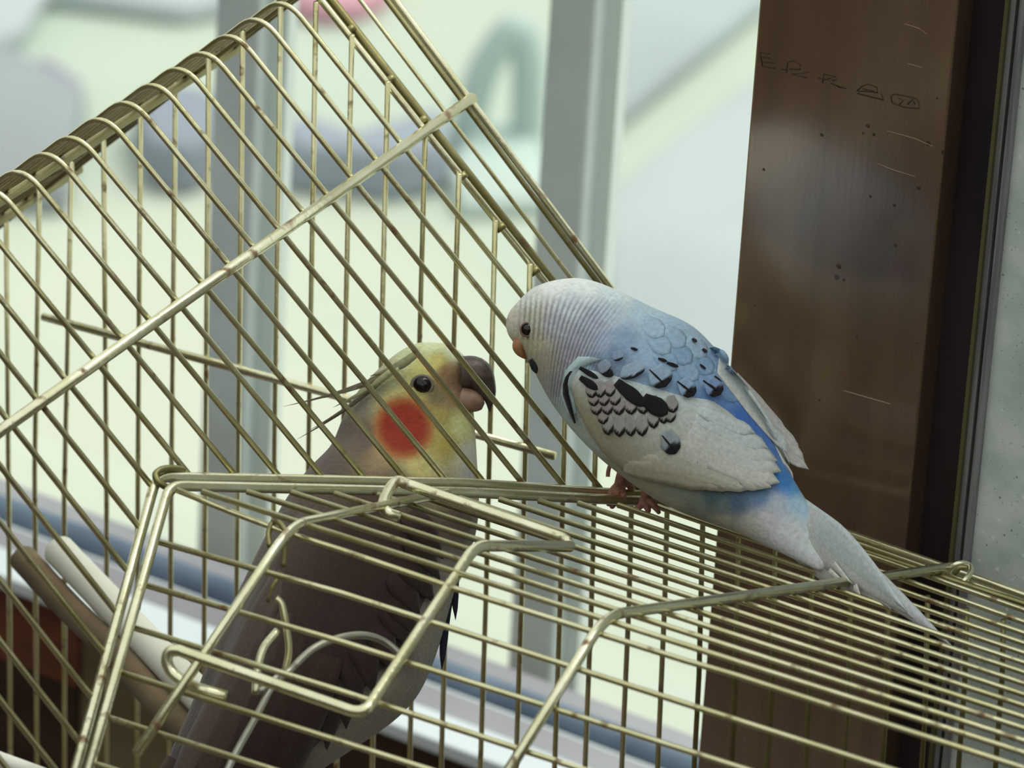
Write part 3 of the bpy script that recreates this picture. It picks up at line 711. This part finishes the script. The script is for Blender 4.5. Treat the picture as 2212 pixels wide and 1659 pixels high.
# flight feathers
for k, (r, t, w) in enumerate([((1350, 1005), (1552, 1046), 46), ((1372, 990), (1596, 1052), 50), ((1392, 975), (1634, 1056), 54), ((1415, 955), (1664, 1058), 56), ((1440, 940), (1680, 1050), 56),
                               ((1460, 925), (1680, 1026), 54), ((1476, 908), (1670, 1004), 48), ((1490, 894), (1650, 976), 40), ((1500, 882), (1622, 944), 32)]):
    c = mixc(CRM, WHT, min(1, k / 4)); c = mixc(c, WB, max(0, (k - 4) / 5))
    o_ = lambda u, v, k=k: (0.150 + 0.009 * k + 0.02 * u - 0.022 * abs(2 * v - 1)) * min(1, .3 + u * 4)
    sheet('flight_feather', blade(r, t, w, -6 if k < 4 else 4), bvh, o_, M_QUILL, wing, fcol(c, None, 1, mixc(c, GRY, .6)), 0.012)
    if k > 5: sheet('flight_feather', blade(r, t, w * .8, 0), bvh, o_, M_QUILL, fwing, fcol(c, None, 1, mixc(c, GRY, .6)), 0.012, mirror=bmirror)
# far wing: what shows of it beyond the blue rump, and its long blades
sheet('far_coverts', strip([(1548, 772), (1576, 790), (1626, 850), (1672, 922), (1704, 962)], [(1548, 806), (1570, 836), (1618, 898), (1660, 946), (1700, 980)], 14, 6), bvh,
      lambda u, v: 0.04 + 0.08 * (1 - v), M_QUILL, fwing, lambda u, v: mixc(WB, WHT, v), 0.03, td=172.2)
for r, t, w, td in [((1585, 812), (1704, 955), 40, 172.0), ((1610, 856), (1728, 985), 44, 171.9), ((1634, 900), (1738, 1000), 38, 171.8), ((1650, 930), (1747, 1014), 20, 171.75), ((1656, 940), (1738, 1012), 18, 171.7)]:
    sheet('flight_feather', blade(r, t, w, 4), None, lambda u, v: 0.02 * u, M_QUILL, fwing, fcol(WHT, None, 1, GRY), 0.02, tf=lambda x, y, td=td: td)
# black-tipped coverts
GC = lin((166, 160, 158)); n_c = 0
def covert(t, ax, l, w, d, cup, base, tip=INK, off=0.165, A=11):
    global n_c; n_c += 1
    q = math.hypot(*ax); r = (t[0] - ax[0] / q * l, t[1] - ax[1] / q * l)
    sheet('covert_feather', blade(r, t, w, 0, 'round', A, 7), bvh, lambda u, v: off + 0.022 * u - 0.01 * abs(2 * v - 1), M_QUILL, wing, fcol(base, tip, d, None, cup), 0.010)
for j, (y, xs, l, w) in enumerate([(934, (1322, 1345, 1368, 1392, 1415, 1436), 46, 26), (912, (1312, 1450), 34, 24), (893, (1298, 1321, 1345, 1369, 1393, 1416, 1454), 38, 26), (874, (1292, 1314, 1337), 34, 25), (856, (1288, 1306, 1326), 34, 25)]):
    for i, x in enumerate(xs):
        yy = y + (4 if i in (1, 2, 3) and j == 0 else 0) - (10 if j == 0 and i > 3 else 0) * (i - 3)
        covert((x, yy), (.12 + .03 * j, 1), l, w, .56, -0.27, mixc(GC, WB, .15 * (j == 0)), off=.162 + .006 * j + .0006 * i)
for x, y, a, b, l, w in [(1298, 818, .85, .5, 46, 12), (1298, 840, .8, .55, 46, 15), (1330, 812, .9, .4, 34, 18)]: covert((x, y), (a, b), l, w, .12, 0, INK, off=.20)
for x, y, a, b, l, w in [(1396, 876, .76, .64, 78, 30), (1442, 894, .82, .56, 62, 36)]: covert((x, y), (a, b), l, w, .10, 0, INK, off=.205)
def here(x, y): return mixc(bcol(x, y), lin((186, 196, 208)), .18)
for x, y, a, b, l, w, d, cp in [(1374, 820, .35, .94, 32, 56, .60, -.20), (1436, 838, .5, .86, 46, 50, .66, .06), (1494, 860, .6, .8, 44, 34, .60, .10), (1548, 860, .6, .8, 42, 36, .60, .10), (1462, 976, .45, .9, 52, 40, .66, .16), (1340, 784, .3, .95, 22, 26, .7, 0), (1316, 806, .5, .8, 26, 30, .75, -.1)]:
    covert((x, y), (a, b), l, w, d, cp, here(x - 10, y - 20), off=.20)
    if l > 40:
        q = math.hypot(a, b); tx, ty = x - a / q * 8, y - b / q * 8
        covert((tx, ty), (a + .25, b - .1), 40, 4, .02, 0, INK, off=.225, A=5)
for x, y, l, w in [(1464, 794, 26, 8), (1440, 783, 20, 7), (1378, 759, 16, 6), (1502, 742, 12, 7), (1524, 764, 12, 7), (1566, 806, 16, 8), (1522, 800, 16, 5), (1556, 828, 20, 5)]:
    covert((x, y), (.92, .35 if x < 1500 else .9), l, w, .05, 0, INK, off=.06)
# dark edge at the bend of the wing
sheet('covert_feather', [[(x - w / 2, y), (x, y + 1), (x + w / 2, y)] for x, y, w in [(1240, 800, 5), (1232, 812, 8), (1228, 828, 10), (1230, 848, 12), (1236, 868, 11), (1243, 890, 7), (1250, 908, 3)]], bvh, lambda u, v: 0.15, M_QUILL, wing, lambda u, v: INK, 0.02)
# downy fold of pale blue over the bend of the wing
sheet('mantle', [[interp([(1250, 770), (1222, 800), (1212, 850), (1230, 900)], v), interp([(1278, 772), (1240, 800), (1226, 850), (1240, 900)], v), interp([(1300, 776), (1262, 792), (1236, 836), (1246, 890)], v)] for v in [i / 9 for i in range(10)]],
      bvh, lambda u, v: 0.03 + 0.12 * math.sin(math.pi * v), M_QUILL, bud, lambda u, v: lin((190, 214, 220)), 0.04)
# mantle feathers on the back: small overlapping scales
random.seed(3)
for k, (x, y) in enumerate([(1420 + i * 46 + j * 14, 712 + i * 22 + j * 36) for i in range(4) for j in range(3)]):
    c = mixc(bcol(x, y), mixc(lin((176, 204, 226)), lin((130, 166, 208)), random.random()), .35)
    if 1400 < x < 1590 and (y - 690) > (x - 1500) * 0.9:
        sheet('mantle_feather', blade((x - 30, y - 22), (x + 14, y + 14), 44, 0, 'round', 7, 5), bvh, lambda u, v: 0.003 + 0.013 * u, M_QUILL, bud, fcol(c, mixc(c, lin((190, 212, 228)), .25), .86), 0.005)
# tail
def ttail(x, y):                            # over the bar, then down between two wires
    K = [(1560, 172.6), (1680, 171.0), (1850, 168.3), (1935, 167.0), (2000, 166.6), (2120, 166.2)]
    for (a, p), (b, q) in zip(K, K[1:]):
        if x <= b: return p + (q - p) * (x - a) / (b - a)
    return K[-1][1]
for k, (r, t, w, o_, c, sh) in enumerate([((1655, 1120), (1868, 1290), 70, 0.0, (190, 188, 186), 'long'), ((1662, 1110), (1925, 1316), 84, .04, (198, 198, 196), 'point'), ((1700, 1110), (2062, 1402), 62, .08, (206, 210, 212), 'point'),
                                      ((1690, 1096), (1970, 1334), 96, .13, (204, 208, 208), 'point'), ((1712, 1086), (1960, 1322), 70, .18, (206, 218, 220), 'point')]):
    sheet('tail_feather', blade(r, t, w, -4, sh, 14, 7), None, lambda u, v, o_=o_: o_ - 0.10 * abs(2 * v - 1) ** 2 - 1.2 * max(0, 1 - u * 4.5), M_QUILL, bud, fcol(lin(c), None, 1, mixc(lin(c), lin((176, 178, 180)), .5)), 0.015, tf=lambda x, y: ttail(x, y))
for r, t in (((1800, 1215), (1842, 1262)), ((1846, 1262), (1858, 1284)), ((1790, 1230), (1826, 1258))):
    sheet('vent_plume', blade(r, t, 12, 3, 'point', 6, 3), None, lambda u, v: .3, M_QUILL, bud, lambda u, v: WHT, 0.01, tf=lambda x, y: ttail(x, y))
# face
ec = skinpt(bvh, 1139, 712, 0.0)[0]
eye = mk('eye', *ball(ec + FW * 0.05, 0.165, None, 14, 10), M_EYE, bud)
mk('eye_ring', *tube([ec - FW * 0.015 + RT * (0.175 * math.cos(a)) + UP * (0.175 * math.sin(a)) for a in [i * math.pi / 8 for i in range(17)]], 0.028, 6, False), mat('eye_rim', lin((120, 96, 84)), 0.6), bud)
bk = [at(1134, 738, 172.75), at(1125, 741, 172.6), at(1121, 751, 172.55), at(1126, 764, 172.55), at(1136, 774, 172.6)]
mk('beak', *tube(spline(bk, 4), .2, 10, True, [0.19, .2, .21, .21, .21, .2, .19, .18, .17, .155, .14, .12, .10, .08, .065, .05, .03]), M_BEAKO, bud)
mk('cere', *ball(at(1121, 731, 172.55), (.13, .12, .12), None, 10, 8), M_CERE, bud)
sheet('throat_spot', blade((1146, 776), (1160, 806), 16, 0, 'round', 6, 3), bvh, lambda u, v: 0.03, M_QUILL, bud, lambda u, v: lin((40, 38, 44)), 0.02, td=172.5)
# feet gripping the rods
def foot(toes, name='foot'):
    P = [tube(spline([at(*q) for q in t], 4), .1, 8, True, [w0 * (1 - .55 * i / (4 * (len(t) - 1))) for i in range(4 * (len(t) - 1) + 1)]) for t, w0 in toes]
    return mk(name, *join(*P), M_SKIN, bud)
foot([([(1352, 1000, 172.9), (1342, 1030, 173.3), (1336, 1050, 173.55), (1332, 1068, 173.6), (1330, 1082, 173.7), (1322, 1094, 174.0)], .17), ([(1340, 1046, 173.5), (1344, 1062, 173.6), (1346, 1080, 173.6), (1342, 1094, 173.9)], .13), ([(1334, 1050, 173.6), (1322, 1062, 173.7), (1316, 1080, 173.75), (1314, 1090, 174.0)], .12), ([(1342, 1040, 173.6), (1356, 1046, 174.0), (1364, 1058, 174.4), (1362, 1072, 174.5)], .12)])
foot([([(1400, 1050, 173.0), (1392, 1076, 173.2), (1384, 1092, 173.3), (1372, 1100, 173.4)], .15), ([(1390, 1084, 173.2), (1400, 1100, 173.2), (1396, 1112, 173.4)], .12), ([(1396, 1074, 173.2), (1416, 1096, 173.2), (1424, 1108, 173.3)], .12), ([(1392, 1078, 173.4), (1404, 1082, 173.8), (1412, 1092, 174.0)], .11)])
mk('claw', *tube(spline([at(1326, 1000, 173.6), at(1318, 1006, 173.6), at(1314, 1018, 173.6), at(1313, 1030, 173.6)], 4), .06, 6), M_SKIN, bud)

# ------------------------------------------------------------------ the cockatiel inside the cage
ck = empty('cockatiel', at(640, 1680, 173.5))
tag(ck, 'grey cockatiel with yellow face and orange cheek, standing inside the cage behind the wires', 'bird')
cst = [((905, 738), (975, 742), 174.5, .7), ((862, 758), (1004, 768), 174.5, .84), ((818, 796), (1018, 800), 174.5, .86), ((770, 848), (1020, 850), 174.4, .86), ((738, 906), (1026, 900), 174.3, .84), ((712, 968), (1030, 962), 174.1, .86),
       ((662, 1020), (1034, 1030), 173.9, .92), ((616, 1080), (1036, 1095), 173.7, .98), ((572, 1160), (1026, 1165), 173.5, 1.0), ((530, 1245), (994, 1240), 173.3, 1.0), ((488, 1335), (968, 1330), 173.1, .98), ((444, 1440), (936, 1435), 172.9, .95),
       ((405, 1540), (890, 1520), 172.7, .9), ((365, 1630), (800, 1590), 172.5, .85), ((330, 1720), (690, 1660), 172.3, .75), ((290, 1810), (560, 1750), 172.0, .6), ((250, 1890), (440, 1840), 171.8, .45)]
V, Fc, cfr = loft(cst)
face = ball(at(985, 818, 174.3), (.62, .62, .62), None, 14, 10)
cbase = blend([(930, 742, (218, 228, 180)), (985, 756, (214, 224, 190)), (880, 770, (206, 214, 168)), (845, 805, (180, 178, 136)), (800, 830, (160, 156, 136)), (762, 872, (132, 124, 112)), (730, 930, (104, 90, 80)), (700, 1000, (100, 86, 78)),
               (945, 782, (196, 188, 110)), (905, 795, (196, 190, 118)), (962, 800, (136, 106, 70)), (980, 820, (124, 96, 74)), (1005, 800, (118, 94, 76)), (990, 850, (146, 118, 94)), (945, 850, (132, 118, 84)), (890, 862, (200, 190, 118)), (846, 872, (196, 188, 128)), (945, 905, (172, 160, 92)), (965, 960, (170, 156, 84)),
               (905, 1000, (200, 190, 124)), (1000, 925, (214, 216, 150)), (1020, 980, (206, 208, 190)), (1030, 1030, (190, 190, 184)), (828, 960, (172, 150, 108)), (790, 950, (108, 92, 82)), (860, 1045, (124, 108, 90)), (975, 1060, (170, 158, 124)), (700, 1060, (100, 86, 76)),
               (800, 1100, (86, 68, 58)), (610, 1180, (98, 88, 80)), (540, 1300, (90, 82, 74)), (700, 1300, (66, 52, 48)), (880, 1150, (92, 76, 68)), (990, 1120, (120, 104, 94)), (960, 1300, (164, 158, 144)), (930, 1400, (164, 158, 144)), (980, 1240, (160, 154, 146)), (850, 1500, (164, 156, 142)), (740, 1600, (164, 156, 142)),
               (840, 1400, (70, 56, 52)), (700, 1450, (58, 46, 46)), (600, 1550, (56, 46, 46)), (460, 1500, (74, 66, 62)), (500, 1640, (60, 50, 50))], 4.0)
ORA = lin((150, 50, 30)); ORB = lin((172, 112, 62))
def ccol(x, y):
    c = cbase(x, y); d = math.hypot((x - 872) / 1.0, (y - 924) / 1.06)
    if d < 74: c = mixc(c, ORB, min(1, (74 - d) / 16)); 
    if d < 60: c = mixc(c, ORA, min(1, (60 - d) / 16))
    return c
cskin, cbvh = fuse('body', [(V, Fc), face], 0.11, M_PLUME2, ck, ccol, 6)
CF = math.radians(80)
def cmirror(p, n):
    c, t, h, s = min(cfr, key=lambda f: (f[0] - p).length)
    k = s
    return p - k * (2 * k.dot(p - c)), n - k * (2 * k.dot(n))
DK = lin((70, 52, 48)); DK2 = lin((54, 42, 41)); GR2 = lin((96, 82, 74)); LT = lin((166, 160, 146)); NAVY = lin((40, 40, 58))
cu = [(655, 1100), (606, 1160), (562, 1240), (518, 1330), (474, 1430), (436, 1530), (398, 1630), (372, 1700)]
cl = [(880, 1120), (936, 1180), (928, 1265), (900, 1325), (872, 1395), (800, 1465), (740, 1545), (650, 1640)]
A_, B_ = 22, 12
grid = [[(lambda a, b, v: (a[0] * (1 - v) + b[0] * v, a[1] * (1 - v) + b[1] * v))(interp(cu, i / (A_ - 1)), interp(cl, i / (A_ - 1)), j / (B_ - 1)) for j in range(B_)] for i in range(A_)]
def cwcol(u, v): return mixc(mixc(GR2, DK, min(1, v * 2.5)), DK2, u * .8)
def cwoff(u, v): return 0.02 + 0.14 * math.sin(math.pi * (0.08 + 0.84 * v)) * min(1, u * 3 + .1)
cw = sheet('wing', grid, cbvh, cwoff, M_QUILL, ck, cwcol, 0.05)
cw2 = sheet('wing', grid, cbvh, cwoff, M_QUILL, ck, cwcol, 0.05, mirror=cmirror)
# dark coverts whose ragged tips overlap the pale patch
for k, (t, ax, l, w) in enumerate([((946, 1205), (.55, .8), 120, 60), ((938, 1250), (.5, .86), 120, 60), ((926, 1300), (.5, .86), 120, 62), ((896, 1330), (.45, .9), 120, 62), ((890, 1375), (.45, .9), 120, 60), ((876, 1400), (.4, .9), 120, 60),
                                     ((840, 1450), (.3, .95), 130, 64), ((800, 1492), (.2, .98), 130, 64), ((766, 1530), (.1, 1), 130, 60), ((742, 1566), (0, 1), 130, 58), ((700, 1610), (-.1, 1), 130, 58)]):
    r = (t[0] - ax[0] * l, t[1] - ax[1] * l)
    sheet('covert_feather', blade(r, t, w, 0, 'point', 8, 5), cbvh, lambda u, v, k=k: (0.17 + 0.02 * u - .003 * k) * min(1, .2 + u * 3), M_QUILL, cw, fcol(mixc(DK, DK2, .4 + .1 * (k % 3)), None, 1), 0.010)
# long dark flight feathers along the back
for k, (r, t, w) in enumerate([((640, 1180), (360, 1760), 60), ((660, 1230), (390, 1790), 64), ((690, 1270), (430, 1800), 66), ((720, 1310), (480, 1810), 66), ((750, 1340), (530, 1790), 64)]):
    sheet('flight_feather', blade(r, t, w, -10, 'long', 10, 5), cbvh, lambda u, v, k=k: (0.19 + 0.01 * k) * min(1, u * 4), M_QUILL, cw, fcol(mixc(GR2, DK, min(1, k / 2)), None, 1, mixc(DK, DK2, .5)), 0.012, td=170.5)
# dark edge of the far wing past the breast, tail beyond the frame
for r, t, w in (((1002, 1130), (984, 1340), 16), ((994, 1190), (954, 1448), 18)):
    sheet('flight_feather', blade(r, t, w, 8, 'long', 9, 3), None, lambda u, v: 0.0, M_QUILL, cw2, lambda u, v: NAVY, 0.03, tf=lambda x, y: 173.3 + (1300 - y) * .002)
for r, t, w, o_ in (((380, 1640), (150, 2080), 60, 0), ((410, 1660), (190, 2100), 60, .06), ((450, 1680), (240, 2080), 60, .12)):
    sheet('tail_feather', blade(r, t, w, 0, 'point', 9, 5), None, lambda u, v, o_=o_: o_, M_QUILL, ck, fcol(DK, None, 1, GR2), 0.03, tf=lambda x, y: 171.4 - (y - 1650) * .0006)
# crest
for k, (r, t, w, b) in enumerate([((858, 790), (640, 950), 9, -10), ((850, 800), (612, 878), 8, -8), ((846, 806), (668, 930), 9, -6), ((866, 784), (700, 860), 10, -8), ((876, 776), (740, 850), 14, -8), ((890, 768), (770, 836), 18, -8), ((905, 760), (800, 812), 20, -8), ((862, 796), (720, 880), 12, -4), ((846, 800), (784, 850), 14, 0)]):
    c = mixc(lin((110, 106, 84)), lin((196, 200, 150)), min(1, max(0, (k - 3) / 4)))
    sheet('crest_feather', blade(r, t, w, b, 'point', 9, 3), None, lambda u, v, k=k: .03 * k, M_QUILL, ck, lambda u, v, c=c: mixc(c, lin((120, 112, 96)), u * .8), 0.012, tf=lambda x, y: 173.2 + max(0, (860 - x) * .002))
# beak and eye
um = spline([at(996, 806, 173.9), at(1026, 806, 173.9), at(1044, 828, 173.9), at(1056, 856, 173.9), at(1058, 888, 173.95)], 5)
mk('upper_beak', *tube(um, .3, 12, True, [.44, .44, .44, .44, .435, .43, .42, .41, .39, .365, .34, .31, .28, .25, .22, .185, .15, .115, .08, .055, .03]), M_BEAKG, ck)
mk('lower_beak', *tube(spline([at(996, 862, 173.85), at(1022, 868, 173.8), at(1044, 878, 173.8)], 5), .28, 12, True, [.34, .34, .335, .33, .32, .30, .275, .245, .21, .16, .09]), mat('horn_pale', lin((168, 136, 118)), 0.5, noise=(lin((130, 100, 84)), 200.0, .4, .7)), ck)
ec = skinpt(cbvh, 912, 832, 0.0)[0]
mk('eye', *ball(ec + FW * 0.10, .27, None, 16, 12), M_EYE, ck)
mk('eye_ring', *tube([ec - FW * 0.0 + RT * (.27 * math.cos(a)) + UP * (.24 * math.sin(a)) for a in [i * math.pi / 9 for i in range(19)]], 0.05, 6, False), mat('grey_eye_skin', lin((128, 118, 108)), 0.7), ck)
# feet on the perch, below the frame
kf = (174.9)
for dx in (0, 60):
    q = p0 + d0 * (16.5 + dx / 60 * 1.4)
    x, y = pix(q)
    leg = at(x - 20, y - 120, 173.0)
    M_ = [tube(spline([leg, q + UP * .9 + Vector((0, 0, .1)), q + UP * .65], 4), .2, 8)]
    for s_ in (-1, 1):
        M_.append(tube(spline([q + UP * .7, q + UP * .55 - FW * .5 + d0 * .2 * s_, q - FW * .75 + d0 * .3 * s_, q - UP * .5 - FW * .4 + d0 * .3 * s_], 4), .12, 8))
    mk('foot', *join(*M_), mat('grey_skin', lin((150, 132, 122)), .7), ck)
